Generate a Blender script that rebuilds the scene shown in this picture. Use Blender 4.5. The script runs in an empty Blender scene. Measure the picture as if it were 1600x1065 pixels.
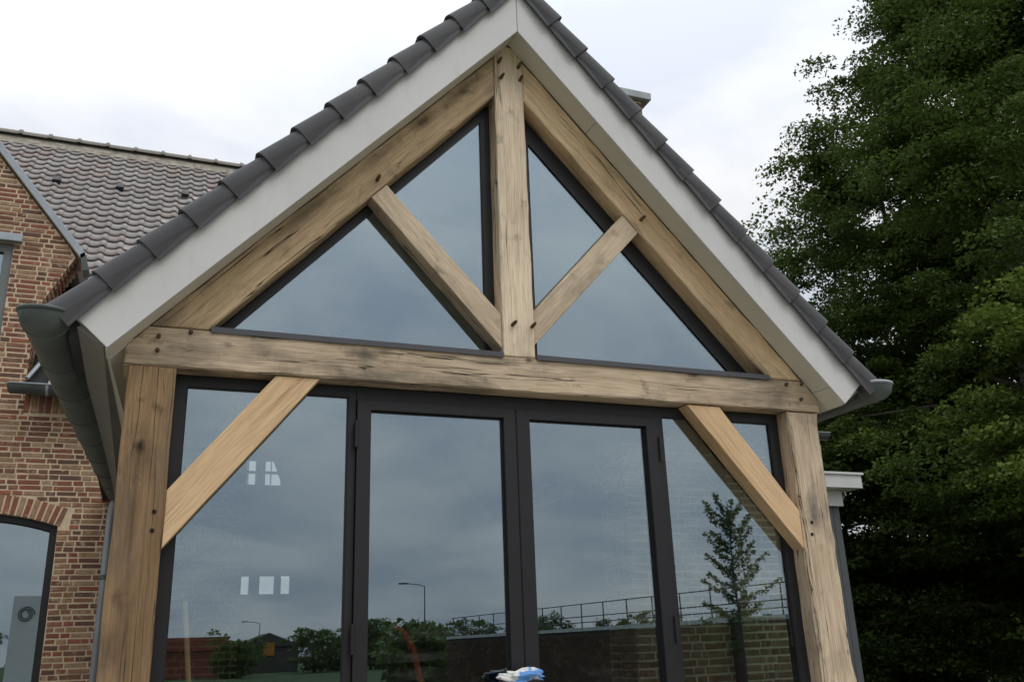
import bpy, bmesh, math, random
import numpy as np
from mathutils import Vector, Matrix
random.seed(7); RNG = np.random.default_rng(11)
sc = bpy.context.scene
COL = sc.collection
R = math.radians

# ------------------------------------------------------------------ camera
YAW, PITCH, ROLL, FPX = 0.3841, 0.3239, -0.0363, 1420.56
CAM = Vector((-1.8403, -4.4466, 1.6))
fwd = Vector((math.sin(YAW)*math.cos(PITCH), math.cos(YAW)*math.cos(PITCH), math.sin(PITCH)))
rt0 = Vector((math.cos(YAW), -math.sin(YAW), 0)); up0 = rt0.cross(fwd)
rt = rt0*math.cos(ROLL) + up0*math.sin(ROLL); upv = up0*math.cos(ROLL) - rt0*math.sin(ROLL)
cd = bpy.data.cameras.new('camera'); cam = bpy.data.objects.new('camera', cd); COL.objects.link(cam)
M = Matrix((rt, upv, -fwd)).transposed().to_4x4(); M.translation = CAM; cam.matrix_world = M
cd.sensor_width = 36; cd.lens = 36*FPX/1600; cd.clip_end = 3000; cd.clip_start = 0.05
sc.camera = cam
def pix(v):
    d = Vector(v) - CAM; z = d.dot(fwd)
    return 800 + FPX*d.dot(rt)/z, 532.5 - FPX*d.dot(upv)/z, z

# ------------------------------------------------------------------ world: overcast sky
SUN_EL, SUN_AZ = R(52), R(150)       # azimuth measured clockwise from +y
w = bpy.data.worlds.new('World'); sc.world = w; w.use_nodes = True
nt = w.node_tree; N = nt.nodes; L = nt.links
for n in list(N): N.remove(n)
def nd(t, nt_=None, **k):
    n = (nt_ or nt).nodes.new(t)
    for a, b in k.items(): setattr(n, a, b)
    return n
out = nd('ShaderNodeOutputWorld'); bg = nd('ShaderNodeBackground'); bg.inputs['Strength'].default_value = 0.1
sky = nd('ShaderNodeTexSky', sky_type='NISHITA', sun_disc=False, sun_elevation=SUN_EL, sun_rotation=SUN_AZ)
tc = nd('ShaderNodeTexCoord'); sep = nd('ShaderNodeSeparateXYZ'); L.new(tc.outputs['Generated'], sep.inputs[0])
def wm(op, a, b=None, c=None):
    n = nd('ShaderNodeMath', operation=op)
    for i, v in enumerate((a, b, c)):
        if v is None: continue
        if isinstance(v, (int, float)): n.inputs[i].default_value = v
        else: L.new(v, n.inputs[i])
    return n.outputs[0]
zc = wm('MAXIMUM', sep.outputs[2], 0.0)
den = wm('ADD', zc, 0.22)
cx = wm('DIVIDE', sep.outputs[0], den); cy = wm('DIVIDE', sep.outputs[1], den)
comb = nd('ShaderNodeCombineXYZ'); L.new(cx, comb.inputs[0]); L.new(cy, comb.inputs[1])
n1 = nd('ShaderNodeTexNoise'); n1.inputs['Scale'].default_value = 1.9; n1.inputs['Detail'].default_value = 5; n1.inputs['Roughness'].default_value = .52; n1.inputs['Distortion'].default_value = .35
L.new(comb.outputs[0], n1.inputs['Vector'])
rmp = nd('ShaderNodeValToRGB'); L.new(n1.outputs[0], rmp.inputs[0])
rmp.color_ramp.elements[0].position = .36; rmp.color_ramp.elements[0].color = (.74, .795, .89, 1)
rmp.color_ramp.elements[1].position = .63; rmp.color_ramp.elements[1].color = (1.10, 1.09, 1.09, 1)
e = rmp.color_ramp.elements.new(.5); e.color = (.94, .96, 1.0, 1)
# CIE overcast: zenith three times the horizon
el = wm('MULTIPLY_ADD', wm('POWER', zc, 1.5), 13.5, 5.8)
vm = nd('ShaderNodeVectorMath', operation='SCALE'); L.new(rmp.outputs[0], vm.inputs[0]); L.new(el, vm.inputs['Scale'])
mx = nd('ShaderNodeMix', data_type='RGBA'); mx.inputs[0].default_value = .96
L.new(sky.outputs[0], mx.inputs[6]); L.new(vm.outputs[0], mx.inputs[7])
L.new(mx.outputs[2], bg.inputs['Color']); L.new(bg.outputs[0], out.inputs[0])
sd = bpy.data.lights.new('sun', 'SUN'); sd.energy = .8; sd.angle = R(25); sd.color = (1, .96, .9)
sun = bpy.data.objects.new('sun', sd); COL.objects.link(sun)
sdir = Vector((math.sin(SUN_AZ)*math.cos(SUN_EL), math.cos(SUN_AZ)*math.cos(SUN_EL), math.sin(SUN_EL)))
sun.rotation_euler = sdir.to_track_quat('Z', 'Y').to_euler()
vs = sc.view_settings; vs.view_transform = 'Standard'; vs.look = 'None'; vs.exposure = 0; vs.gamma = 1; vs.use_curve_mapping = False
sc.cycles.max_bounces = 10; sc.cycles.transparent_max_bounces = 24; sc.cycles.glossy_bounces = 5
sc.cycles.caustics_reflective = False; sc.cycles.caustics_refractive = False

# ------------------------------------------------------------------ materials
class Mat:
    def __init__(s, name):
        s.m = bpy.data.materials.new(name); s.m.use_nodes = True; s.nt = s.m.node_tree
        s.b = s.nt.nodes['Principled BSDF']; s.out = s.nt.nodes['Material Output']
    def n(s, t, **k):
        x = s.nt.nodes.new(t)
        for a, b in k.items(): setattr(x, a, b)
        return x
    def l(s, a, b): s.nt.links.new(a, b)
    def coord(s, kind='Object', scale=(1, 1, 1), rnd=False):
        t = s.n('ShaderNodeTexCoord'); o = t.outputs[kind]
        if rnd:
            oi = s.n('ShaderNodeObjectInfo'); mu = s.n('ShaderNodeMath', operation='MULTIPLY'); mu.inputs[1].default_value = 37.
            s.l(oi.outputs['Random'], mu.inputs[0]); ad = s.n('ShaderNodeVectorMath', operation='ADD'); s.l(o, ad.inputs[0]); s.l(mu.outputs[0], ad.inputs[1]); o = ad.outputs[0]
        mp = s.n('ShaderNodeMapping'); mp.inputs['Scale'].default_value = scale; s.l(o, mp.inputs[0]); return mp.outputs[0]
    def noise(s, v, scale=1, detail=3, rough=.5, dist=0):
        x = s.n('ShaderNodeTexNoise'); s.l(v, x.inputs['Vector'])
        for k, q in (('Scale', scale), ('Detail', detail), ('Roughness', rough), ('Distortion', dist)): x.inputs[k].default_value = q
        return x.outputs[0]
    def ramp(s, f, *els, interp='LINEAR'):
        x = s.n('ShaderNodeValToRGB'); s.l(f, x.inputs[0]); cr = x.color_ramp; cr.interpolation = interp
        while len(cr.elements) < len(els): cr.elements.new(.5)
        for e_, (p, c) in zip(cr.elements, els):
            e_.position = p; e_.color = (c, c, c, 1) if isinstance(c, (int, float)) else (*c, 1)
        return x.outputs[0]
    def mix(s, f, a, b, mode='MIX'):
        x = s.n('ShaderNodeMix', data_type='RGBA', blend_type=mode)
        for i, v in ((0, f), (6, a), (7, b)):
            if isinstance(v, (int, float)): x.inputs[i].default_value = v
            elif isinstance(v, tuple): x.inputs[i].default_value = (*v, 1)
            else: s.l(v, x.inputs[i])
        return x.outputs[2]
    def math(s, op, a, b=None):
        x = s.n('ShaderNodeMath', operation=op)
        for i, v in ((0, a), (1, b)):
            if v is None: continue
            if isinstance(v, (int, float)): x.inputs[i].default_value = v
            else: s.l(v, x.inputs[i])
        return x.outputs[0]
    def bump(s, h, st=.3, d=.01):
        x = s.n('ShaderNodeBump'); x.inputs['Strength'].default_value = st; x.inputs['Distance'].default_value = d
        s.l(h, x.inputs['Height']); s.l(x.outputs[0], s.b.inputs['Normal'])
    def set(s, color=None, rough=None, metal=None, spec=None):
        for k, v in (('Base Color', color), ('Roughness', rough), ('Metallic', metal), ('Specular IOR Level', spec)):
            if v is None: continue
            if isinstance(v, (int, float)): s.b.inputs[k].default_value = v
            elif isinstance(v, tuple): s.b.inputs[k].default_value = (*v, 1)
            else: s.l(v, s.b.inputs[k])
        return s

def plain(name, col, rough=.6, var=.12, scale=3, metal=0, spec=.4, bump=0):
    m = Mat(name); v = m.coord('Object'); n_ = m.noise(v, scale, 5, .6)
    lo = tuple(c*(1-var) for c in col); hi = tuple(min(1, c*(1+var)) for c in col)
    m.set(m.ramp(n_, (.3, lo), (.7, hi)), rough, metal, spec)
    if bump: m.bump(m.noise(v, scale*12, 3), bump, .004)
    return m.m

def oak(name, light, mid, dark, grey=.35, crack=1.0, knots=True, spots=()):
    m = Mat(name)
    v = m.coord('Object', rnd=True)
    def sc_(s3):
        mp = m.n('ShaderNodeMapping'); mp.inputs['Scale'].default_value = s3; m.l(v, mp.inputs[0]); return mp.outputs[0]
    warp = m.noise(sc_((1.1, 3, 3)), 1, 2)                      # the grain wanders a little
    wv = m.n('ShaderNodeVectorMath', operation='MULTIPLY_ADD'); cmb = m.n('ShaderNodeCombineXYZ')
    m.l(warp, cmb.inputs[1]); m.l(warp, cmb.inputs[2]); m.l(cmb.outputs[0], wv.inputs[0]); wv.inputs[1].default_value = (0, .07, .07); m.l(v, wv.inputs[2])
    def sw(s3):
        mp = m.n('ShaderNodeMapping'); mp.inputs['Scale'].default_value = s3; m.l(wv.outputs[0], mp.inputs[0]); return mp.outputs[0]
    fine = m.noise(sw((5, 150, 150)), 1, 4, .65)
    grain = m.noise(sw((1.1, 34, 34)), 1, 4, .6, .3)
    tone = m.noise(sw((.9, 5, 5)), 1, 4, .6)
    c = m.ramp(grain, (.3, mid), (.52, light), (.75, mid))
    c = m.mix(m.ramp(tone, (.42, 0), (.75, .75)), c, dark)
    c = m.mix(m.ramp(fine, (.35, .42), (.6, 0)), c, tuple(x*.5 for x in dark))
    blot = m.noise(sc_((1.6, 3.2, 3.2)), 1, 5, .62, .4)
    c = m.mix(m.ramp(blot, (.51, 0), (.72, grey)), c, (.10, .088, .07))
    fine_spot = m.noise(sc_((9, 11, 11)), 1, 3)
    c = m.mix(m.ramp(fine_spot, (.62, 0), (.76, .35*grey*2)), c, (.06, .045, .03))
    ck = m.noise(sw((.20, 17, 17)), 1, 3, .5)
    band = m.math('ABSOLUTE', m.math('SUBTRACT', ck, .5))
    line = m.ramp(band, (.0, 1), (.0038, .75), (.009, 0))
    msk = m.ramp(m.noise(sc_((.8, 5, 5)), 1, 3), (.44, 0), (.56, crack))
    cr = m.math('MULTIPLY', line, msk)
    c = m.mix(cr, c, (.018, .012, .008))
    h = m.math('SUBTRACT', m.math('ADD', m.math('MULTIPLY', fine, .35), m.math('MULTIPLY', grain, .45)), m.math('MULTIPLY', cr, 2.2))
    if knots:
        vo = m.n('ShaderNodeTexVoronoi'); m.l(sc_((1.7, 4.2, 4.2)), vo.inputs['Vector']); vo.inputs['Scale'].default_value = 1
        sel = m.n('ShaderNodeSeparateColor'); m.l(vo.outputs['Color'], sel.inputs[0])
        on = m.math('GREATER_THAN', sel.outputs[0], .74)
        dd = m.math('ADD', vo.outputs['Distance'], m.math('MULTIPLY', m.noise(sc_((14, 22, 22)), 1, 3), .12))
        kn = m.math('MULTIPLY', m.ramp(dd, (.11, 1), (.15, .6), (.30, 0)), on)
        c = m.mix(m.math('MULTIPLY', kn, .8), c, (.055, .03, .016))
    if spots:
        raw = m.coord('Object'); sx = m.n('ShaderNodeSeparateXYZ'); m.l(raw, sx.inputs[0]); wob = m.noise(raw, 17, 4, .65)
        for px_, pz_, rx_, rz_, st_, col_ in spots:
            dx = m.math('POWER', m.math('DIVIDE', m.math('SUBTRACT', sx.outputs[0], px_), rx_), 2.0)
            dz = m.math('POWER', m.math('DIVIDE', m.math('SUBTRACT', sx.outputs[2], pz_), rz_), 2.0)
            d_ = m.math('ADD', m.math('SQRT', m.math('ADD', dx, dz)), m.math('MULTIPLY', m.math('SUBTRACT', wob, .5), 1.1))
            c = m.mix(m.ramp(d_, (.12, st_), (1, 0)), c, col_)
    m.set(c, .72, 0, .25); m.bump(h, .45, .006)
    return m.m

OAK_OLD = oak('weathered_oak', (.63, .465, .285), (.52, .375, .22), (.29, .20, .115), .8, spots=[(2.25, .05, .22, .05, .65, (.085, .065, .05)), (.95, .06, .35, .05, .6, (.10, .075, .05)), (1.5, .05, .2, .04, .45, (.11, .08, .055))])
OAK_TIE = oak('weathered_tie_oak', (.66, .52, .365), (.53, .41, .275), (.31, .23, .145), 1.0, 1.0, spots=[(1.12, .04, .12, .04, .8, (.055, .055, .042)), (1.23, .06, .07, .03, .6, (.06, .055, .04)), (.65, 0, .20, .05, .5, (.10, .09, .07)), (.28, 0, .22, .06, .4, (.12, .10, .075)), (2.05, .085, .035, .02, .9, (.03, .02, .014)), (1.8, .05, .12, .04, .35, (.12, .09, .06)), (1.4, .01, .2, .03, .4, (.11, .09, .065))])
OAK_KING = oak('pale_oak', (.88, .73, .54), (.77, .62, .44), (.52, .40, .275), .5)
OAK_NEW = oak('fresh_oak', (.78, .55, .325), (.69, .47, .265), (.57, .37, .195), .08, .35, False)
OAK_POST = oak('light_post_oak', (.75, .60, .43), (.64, .50, .345), (.42, .31, .205), .55, spots=[(2.30, .02, .15, .06, .75, (.085, .08, .07)), (2.45, -.01, .22, .022, .5, (.10, .09, .08)), (1.9, .06, .3, .02, .35, (.14, .11, .08))])
OAK_DARKPOST = oak('brown_post_oak', (.33, .215, .115), (.265, .165, .085), (.15, .09, .044), .85, 1.0, spots=[(2.50, .025, .17, .085, .6, (.07, .045, .025)), (2.53, .025, .045, .028, .95, (.022, .013, .008)), (2.2, .03, .3, .018, .6, (.04, .025, .015)), (1.75, .02, .3, .05, .4, (.08, .05, .03))])
OAK_STRUT = oak('grey_oak', (.71, .575, .415), (.60, .475, .33), (.39, .29, .195), .6)
OAK_RAFT = oak('honey_oak', (.86, .64, .40), (.73, .53, .31), (.47, .31, .165), .5)
OAK_PEG = plain('dark_peg_oak', (.10, .06, .033), .8, .3, 30)
HOLE = plain('peg_hole_black', (.012, .010, .008), .9)
def painted(name, col):
    m = Mat(name); v = m.coord('Object')
    c = m.ramp(m.noise(v, 1.3, 5, .6), (.3, tuple(x*.93 for x in col)), (.7, tuple(min(1, x*1.04) for x in col)))
    dirt = m.noise(m.coord('Object', (5, 5, 1.2)), 2, 5, .7)
    c = m.mix(m.ramp(dirt, (.55, 0), (.8, .28)), c, tuple(x*.62 for x in col))
    c = m.mix(m.ramp(m.noise(v, 26, 2, .4), (.74, 0), (.80, .5)), c, tuple(x*.45 for x in col))
    m.set(c, .5, 0, .35); m.bump(m.noise(v, 9, 4), .08, .006); return m.m
PAINT = painted('grey_white_paint', (.61, .605, .59))
SOFF = plain('stone_grey_paint', (.58, .56, .48), .5, .05, 2)
FRAME = plain('charcoal_aluminium', (.0165, .0165, .0185), .45, .1, 6, spec=.35)
SILL = plain('grey_sill_metal', (.075, .075, .083), .4, .08, 8, .2)
ZINC = plain('weathered_zinc', (.085, .102, .095), .5, .3, 3, .25)
ZINC_L = plain('pale_zinc', (.33, .36, .39), .42, .15, 4, .3)
RUBBER = plain('black_seal', (.008, .008, .009), .6)
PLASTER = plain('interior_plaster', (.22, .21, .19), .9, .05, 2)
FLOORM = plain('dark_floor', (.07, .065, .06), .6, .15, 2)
STONE = plain('chimney_cap_concrete', (.40, .43, .44), .8, .15, 6)

def tile_mat(name, cols, speck=.25, island=False):
    m = Mat(name)
    if island:
        g = m.n('ShaderNodeNewGeometry'); r_ = g.outputs['Random Per Island']
    else:
        oi = m.n('ShaderNodeObjectInfo'); r_ = oi.outputs['Random']
    k = len(cols)
    c = m.ramp(r_, *[(i/(k-1), q) for i, q in enumerate(cols)])
    v = m.coord('Object', rnd=True)
    blot = m.noise(v, 9, 5, .65)
    c = m.mix(m.ramp(blot, (.45, 0), (.75, .5)), c, tuple(x*.6 for x in cols[0]))
    c = m.mix(m.ramp(m.noise(v, 31, 3), (.6, 0), (.78, speck)), c, (.30, .29, .26))
    m.set(c, .62, 0, .35); m.bump(m.noise(v, 60, 3), .15, .003); return m.m
VERGE = tile_mat('anthracite_tile', [(.066, .066, .071), (.076, .076, .081), (.086, .085, .089)], .02)
PAN_COLS = [(.285, .265, .258), (.325, .305, .296), (.36, .34, .33), (.31, .28, .27), (.335, .275, .255)]
PAN = tile_mat('pantile_clay', PAN_COLS); PAN_S = tile_mat('pantile_clay_mass', PAN_COLS, island=True)
RIDGE = tile_mat('ridge_clay', [(.20, .185, .16), (.25, .23, .195)])

BR_COLS = [(.18, .078, .052), (.25, .095, .058), (.145, .07, .052), (.31, .115, .066), (.36, .23, .13), (.21, .105, .072),
           (.28, .135, .085), (.13, .075, .06), (.38, .26, .165), (.25, .085, .055), (.32, .185, .11), (.19, .095, .06)]
def brick_mat(name, island, mul=1.0, cols=None):
    m = Mat(name); BR = cols or BR_COLS
    if island: r_ = m.n('ShaderNodeNewGeometry').outputs['Random Per Island']
    else: r_ = m.n('ShaderNodeObjectInfo').outputs['Random']
    k = len(BR)
    c = m.ramp(r_, *[(i/k, tuple(q*mul for q in x)) for i, x in enumerate(BR)], interp='CONSTANT')
    v = m.coord('Object', rnd=not island)
    c = m.mix(m.ramp(m.noise(v, 24, 4, .65), (.42, 0), (.72, .75)), c, (.15*mul, .085*mul, .06*mul))
    lime = m.ramp(m.noise(v, 15, 5, .7), (.56, 0), (.70, .8))
    c = m.mix(lime, c, (.52*mul, .41*mul, .29*mul))
    m.set(c, .88, 0, .2); m.bump(m.noise(v, 70, 4, .6), .5, .004); return m.m
BRICK = brick_mat('old_brick', False); BRICK_S = brick_mat('old_brick_mass', True)
IN_COLS = [(.27, .20, .12), (.33, .25, .145), (.22, .155, .10), (.38, .29, .17), (.30, .185, .115), (.26, .21, .13)]
INBRICK = brick_mat('inner_brick', False, .8, IN_COLS); INBRICK_S = brick_mat('inner_brick_mass', True, .8, IN_COLS)
MORTAR = plain('sand_mortar', (.60, .475, .325), .95, .12, 25, bump=.3)
INMORTAR = plain('inner_mortar', (.62, .56, .42), .95, .1, 20)

def glass(name, f0=.26, tint=(.86, .9, .87)):
    m = Mat(name); nt_ = m.nt
    nt_.nodes.remove(m.b)
    g = m.n('ShaderNodeBsdfGlossy'); g.inputs['Roughness'].default_value = 0.0; g.inputs['Color'].default_value = (.745, .885, 1.0, 1)
    t = m.n('ShaderNodeBsdfTransparent'); t.inputs[0].default_value = (*tint, 1)
    lw = m.n('ShaderNodeLayerWeight'); lw.inputs[0].default_value = .5
    p = m.math('POWER', lw.outputs['Facing'], 5.0); f = m.math('ADD', m.math('MULTIPLY', p, 1-f0), f0)
    mxs = m.n('ShaderNodeMixShader'); m.l(f, mxs.inputs[0]); m.l(t.outputs[0], mxs.inputs[1]); m.l(g.outputs[0], mxs.inputs[2])
    sv = m.coord('Object', (1, 1, 1)); rt_ = m.n('ShaderNodeMapping'); rt_.inputs['Rotation'].default_value = (0, R(52), 0); rt_.inputs['Scale'].default_value = (.7, 1, 9); m.l(sv, rt_.inputs[0])
    sm = m.math('MULTIPLY', m.ramp(m.noise(rt_.outputs[0], 1, 4, .6), (.52, 0), (.8, 1)), m.ramp(m.noise(sv, 1.3, 2), (.45, 0), (.7, .075)))
    df = m.n('ShaderNodeBsdfDiffuse'); df.inputs[0].default_value = (.7, .7, .68, 1)
    m2 = m.n('ShaderNodeMixShader'); m.l(sm, m2.inputs[0]); m.l(mxs.outputs[0], m2.inputs[1]); m.l(df.outputs[0], m2.inputs[2])
    m.l(m2.outputs[0], m.out.inputs[0])
    return m.m
GLASS = glass('double_glazing'); CLEAR = glass('clear_glass', .05, (.93, .95, .94))

def leaf_mat(name, cols, trans=.35):
    m = Mat(name); g = m.n('ShaderNodeNewGeometry')
    k = len(cols); c = m.ramp(g.outputs['Random Per Island'], *[(i/(k-1), q) for i, q in enumerate(cols)])
    big = m.noise(m.coord('Object'), .55, 3)
    c = m.mix(m.ramp(big, (.35, 0), (.7, .55)), c, tuple(min(1, x*1.35) for x in cols[-1]))
    m.set(c, .55, 0, .12)
    tr = m.n('ShaderNodeBsdfTranslucent'); m.l(c, tr.inputs[0])
    mxs = m.n('ShaderNodeMixShader'); mxs.inputs[0].default_value = trans
    m.l(m.b.outputs[0], mxs.inputs[1]); m.l(tr.outputs[0], mxs.inputs[2]); m.l(mxs.outputs[0], m.out.inputs[0]); return m.m
LEAF_A = leaf_mat('dark_leaves', [(.042, .070, .018), (.058, .094, .022), (.085, .13, .028)])
LEAF_B = leaf_mat('fresh_leaves', [(.05, .082, .018), (.075, .115, .022), (.115, .165, .032)])
LEAF_C = leaf_mat('deep_leaves', [(.036, .060, .018), (.050, .082, .022), (.07, .11, .028)])
BARK = plain('bark', (.06, .05, .04), .9, .3, 9, bump=.5)

# ------------------------------------------------------------------ helpers
def tag(o, label=None, cat=None, group=None, kind=None):
    for k, v in (('label', label), ('category', cat), ('group', group), ('kind', kind)):
        if v: o[k] = v
    return o
def empty(name, loc, label, cat, group=None):
    o = bpy.data.objects.new(name, None); COL.objects.link(o); o.location = loc; o.empty_display_size = .2
    return tag(o, label, cat, group)
def link(name, mesh, mat=None, parent=None, mw=None):
    o = bpy.data.objects.new(name, mesh); COL.objects.link(o)
    if mat and not mesh.materials: mesh.materials.append(mat)
    if mw is not None: o.matrix_world = mw
    if parent:
        o.parent = parent; o.matrix_parent_inverse = world_of(parent).inverted()
    return o
def world_of(o):
    m = o.matrix_basis.copy()
    if o.parent: m = world_of(o.parent) @ o.matrix_parent_inverse @ m
    return m
class MB:
    def __init__(s): s.v = []; s.f = []
    def add(s, vs_, fs): 
        k = len(s.v); s.v += [tuple(p) for p in vs_]; s.f += [tuple(i+k for i in f) for f in fs]; return s
    def box(s, x0, x1, y0, y1, z0, z1):
        v = [(x, y, z) for z in (z0, z1) for y in (y0, y1) for x in (x0, x1)]
        return s.add(v, [(0, 2, 3, 1), (4, 5, 7, 6), (0, 1, 5, 4), (2, 6, 7, 3), (0, 4, 6, 2), (1, 3, 7, 5)])
    def tube(s, pts, r, n=8, caps=True):
        pts = [Vector(p) for p in pts]; rs = r if isinstance(r, (list, tuple)) else [r]*len(pts)
        vs_ = []; fs = []
        for i, p in enumerate(pts):
            t = (pts[min(i+1, len(pts)-1)] - pts[max(i-1, 0)]).normalized()
            a = t.orthogonal().normalized() if i == 0 else (a0 - t*a0.dot(t)).normalized()
            a0 = a; b = t.cross(a)
            for k in range(n):
                q = 2*math.pi*k/n; vs_.append(p + (a*math.cos(q) + b*math.sin(q))*rs[i])
        for i in range(len(pts)-1):
            for k in range(n): fs.append((i*n+k, i*n+(k+1) % n, (i+1)*n+(k+1) % n, (i+1)*n+k))
        if caps: fs.append(tuple(range(n-1, -1, -1))); fs.append(tuple(range((len(pts)-1)*n, len(pts)*n)))
        return s.add(vs_, fs)
    def prism(s, poly, y0, y1):      # poly in xz, counter-clockwise seen from -y
        n = len(poly); v = [(x, y0, z) for x, z in poly] + [(x, y1, z) for x, z in poly]
        f = [tuple(range(n)), tuple(range(2*n-1, n-1, -1))] + [((i+1) % n, i, n+i, n+(i+1) % n) for i in range(n)]
        return s.add(v, f)
    def skew(s, k, y0=-.165):
        s.v = [(x+k*(y-y0), y, z) for x, y, z in s.v]; return s
    def mesh(s, name, smooth=False, bevel=0, fix=True):
        me = bpy.data.meshes.new(name); me.from_pydata(s.v, [], s.f)
        if fix or bevel:
            bm = bmesh.new(); bm.from_mesh(me)
            if bevel:
                bmesh.ops.bevel(bm, geom=[e for e in bm.edges if len(e.link_faces) == 2 and e.calc_face_angle(0) > .5], offset=bevel, segments=2, affect='EDGES', profile=.6)
            bmesh.ops.recalc_face_normals(bm, faces=bm.faces); bm.to_mesh(me); bm.free()
        if smooth:
            for p in me.polygons: p.use_smooth = True
        return me
    def build(s, name, mat, parent=None, smooth=False, bevel=0):
        return link(name, s.mesh(name, smooth, bevel), mat, parent)

def wnoise(seed):
    r_ = random.Random(seed); a = [(r_.uniform(.4, 1), r_.uniform(1.2, 9), r_.uniform(0, 6.3)) for _ in range(6)]
    return lambda t: sum(k*math.sin(f*t+p) for k, f, p in a)/4
def timber(name, poly, y0, y1, A, B, mat, parent, seed=0, wob=.004, bev=.007, step=.07):
    """a hewn oak member: outline poly (world xz), grain along A->B"""
    ax = Vector((B[0]-A[0], 0, B[1]-A[1])).normalized(); az = ax.cross(Vector((0, 1, 0)))
    mw = Matrix((ax, Vector((0, 1, 0)), az)).transposed().to_4x4(); mw.translation = Vector((A[0], y0, A[1]))
    inv = mw.inverted()
    P = [inv @ Vector((x, y0, z)) for x, z in poly]; P = [(p.x, p.z) for p in P]
    area = sum(P[i][0]*P[(i+1) % len(P)][1]-P[(i+1) % len(P)][0]*P[i][1] for i in range(len(P)))
    if area < 0: P.reverse()
    pts = []
    for i in range(len(P)):
        a, b = P[i], P[(i+1) % len(P)]; ln = math.dist(a, b); n = max(1, int(ln/step)); f = wnoise(seed*13+i)
        nx, nz = (b[1]-a[1])/ln, -(b[0]-a[0])/ln
        for k in range(n):
            t = k/n; wv = wob*f(t*ln*2.2)*min(1, 6*t, 6*(1-t)) if ln > .5 else 0
            pts.append((a[0]+(b[0]-a[0])*t+nx*wv, a[1]+(b[1]-a[1])*t+nz*wv))
    n = len(pts)
    def inset(d):
        o = []
        for i in range(n):
            p, q, r_ = pts[i-1], pts[i], pts[(i+1) % n]
            e1 = Vector((q[0]-p[0], q[1]-p[1])).normalized(); e2 = Vector((r_[0]-q[0], r_[1]-q[1])).normalized()
            n1_ = Vector((-e1.y, e1.x)); n2_ = Vector((-e2.y, e2.x)); m_ = n1_+n2_; m_ /= max(.35, m_.dot(n1_))
            dd = d*(1+.5*math.sin(i*1.7+seed)+.3*math.sin(i*.61+seed*2))
            o.append((q[0]+m_.x*dd, q[1]+m_.y*dd))
        return o
    D = y1-y0; rings = [(inset(bev), 0.), (pts, bev), (pts, D-bev), (inset(bev), D)]
    v = [(x, y, z) for ring, y in rings for x, z in ring]
    f = [tuple(range(n)), tuple(range(4*n-1, 3*n-1, -1))]
    for r_ in range(3):
        for i in range(n): j = (i+1) % n; f.append((r_*n+j, r_*n+i, (r_+1)*n+i, (r_+1)*n+j))
    mb = MB(); mb.add(v, f)
    return link(name, mb.mesh(name), mat, parent, mw)
def peg(parent, x, z, dark=False, ang=.5, ln=.045):
    mb = MB(); 
    if dark: mb.tube([(x, -.0025, z), (x, .02, z)], .0105, 10); mb.build('peg_hole', HOLE, parent)
    else:
        d = Vector((math.sin(ang)*.55, -1, math.cos(ang)*.55)).normalized()
        mb.tube([Vector((x, .02, z))-d*0, Vector((x, 0, z))+d*ln*.6, Vector((x, 0, z))+d*ln], [.011, .0105, .007], 8); mb.build('peg', OAK_PEG, parent)

# bricks ------------------------------------------------------------
def brick_geo(w_, h_, d=.012, c=.0035, jit=0):
    j = lambda: random.uniform(-jit, jit)
    a, b = w_/2, h_/2
    o = [(-a+j(), -.0, -b+j()), (a+j(), 0, -b+j()), (a+j(), 0, b+j()), (-a+j(), 0, b+j())]
    v = [(x, d, z) for x, y, z in o] + [(x, -d+c*.8, z) for x, y, z in o] + [(x*(1-c/a*.9), -d+j()*.5, z*(1-c/b*.9)) for x, y, z in o]
    f = [(8, 9, 10, 11)] + [(4+i, 4+(i+1) % 4, 8+(i+1) % 4, 8+i) for i in range(4)] + [(i, (i+1) % 4, 4+(i+1) % 4, 4+i) for i in range(4)]
    return v, f
BRICK_MESH = {}
def brick_mesh(w_, h_, mat):
    k = (round(w_, 2), round(h_, 3), random.randrange(4), mat.name)
    if k not in BRICK_MESH:
        v, f = brick_geo(k[0], k[1], jit=.0022); mb = MB(); mb.add(v, f); me = mb.mesh('brick'); me.materials.append(mat); BRICK_MESH[k] = me
    return BRICK_MESH[k]
def lay(x0, x1, z0, z1, course, ok, st=.166, hd=.076, jt=.0135):
    """Flemish bond: list of (x centre, z centre, width, height)"""
    o = []; n = int((z1-z0)/course)
    for r_ in range(n):
        z = z0+(r_+.5)*course; x = x0-random.uniform(0, .02)-(.121 if r_ % 2 else 0); k = r_
        while x < x1:
            w_ = (st if k % 2 == 0 else hd)*random.uniform(.94, 1.05); k += 1
            a, b = x, x+w_; x = b+jt
            a, b = max(a, x0), min(b, x1)
            if b-a < .025: continue
            xs_ = np.linspace(a+.003, b-.003, 15); g_ = [ok(q, z) for q in xs_]
            if not any(g_): continue
            if not all(g_):                                 # cut against an opening
                ia = g_.index(True); ib = ia
                while ib < 14 and g_[ib+1]: ib += 1
                a, b = xs_[ia]-.003*(ia == 0), xs_[ib]+.003*(ib == 14)
                if b-a < .022: continue
            o.append(((a+b)/2, z+random.uniform(-.0015, .0015), b-a, course-jt))
    return o
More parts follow.
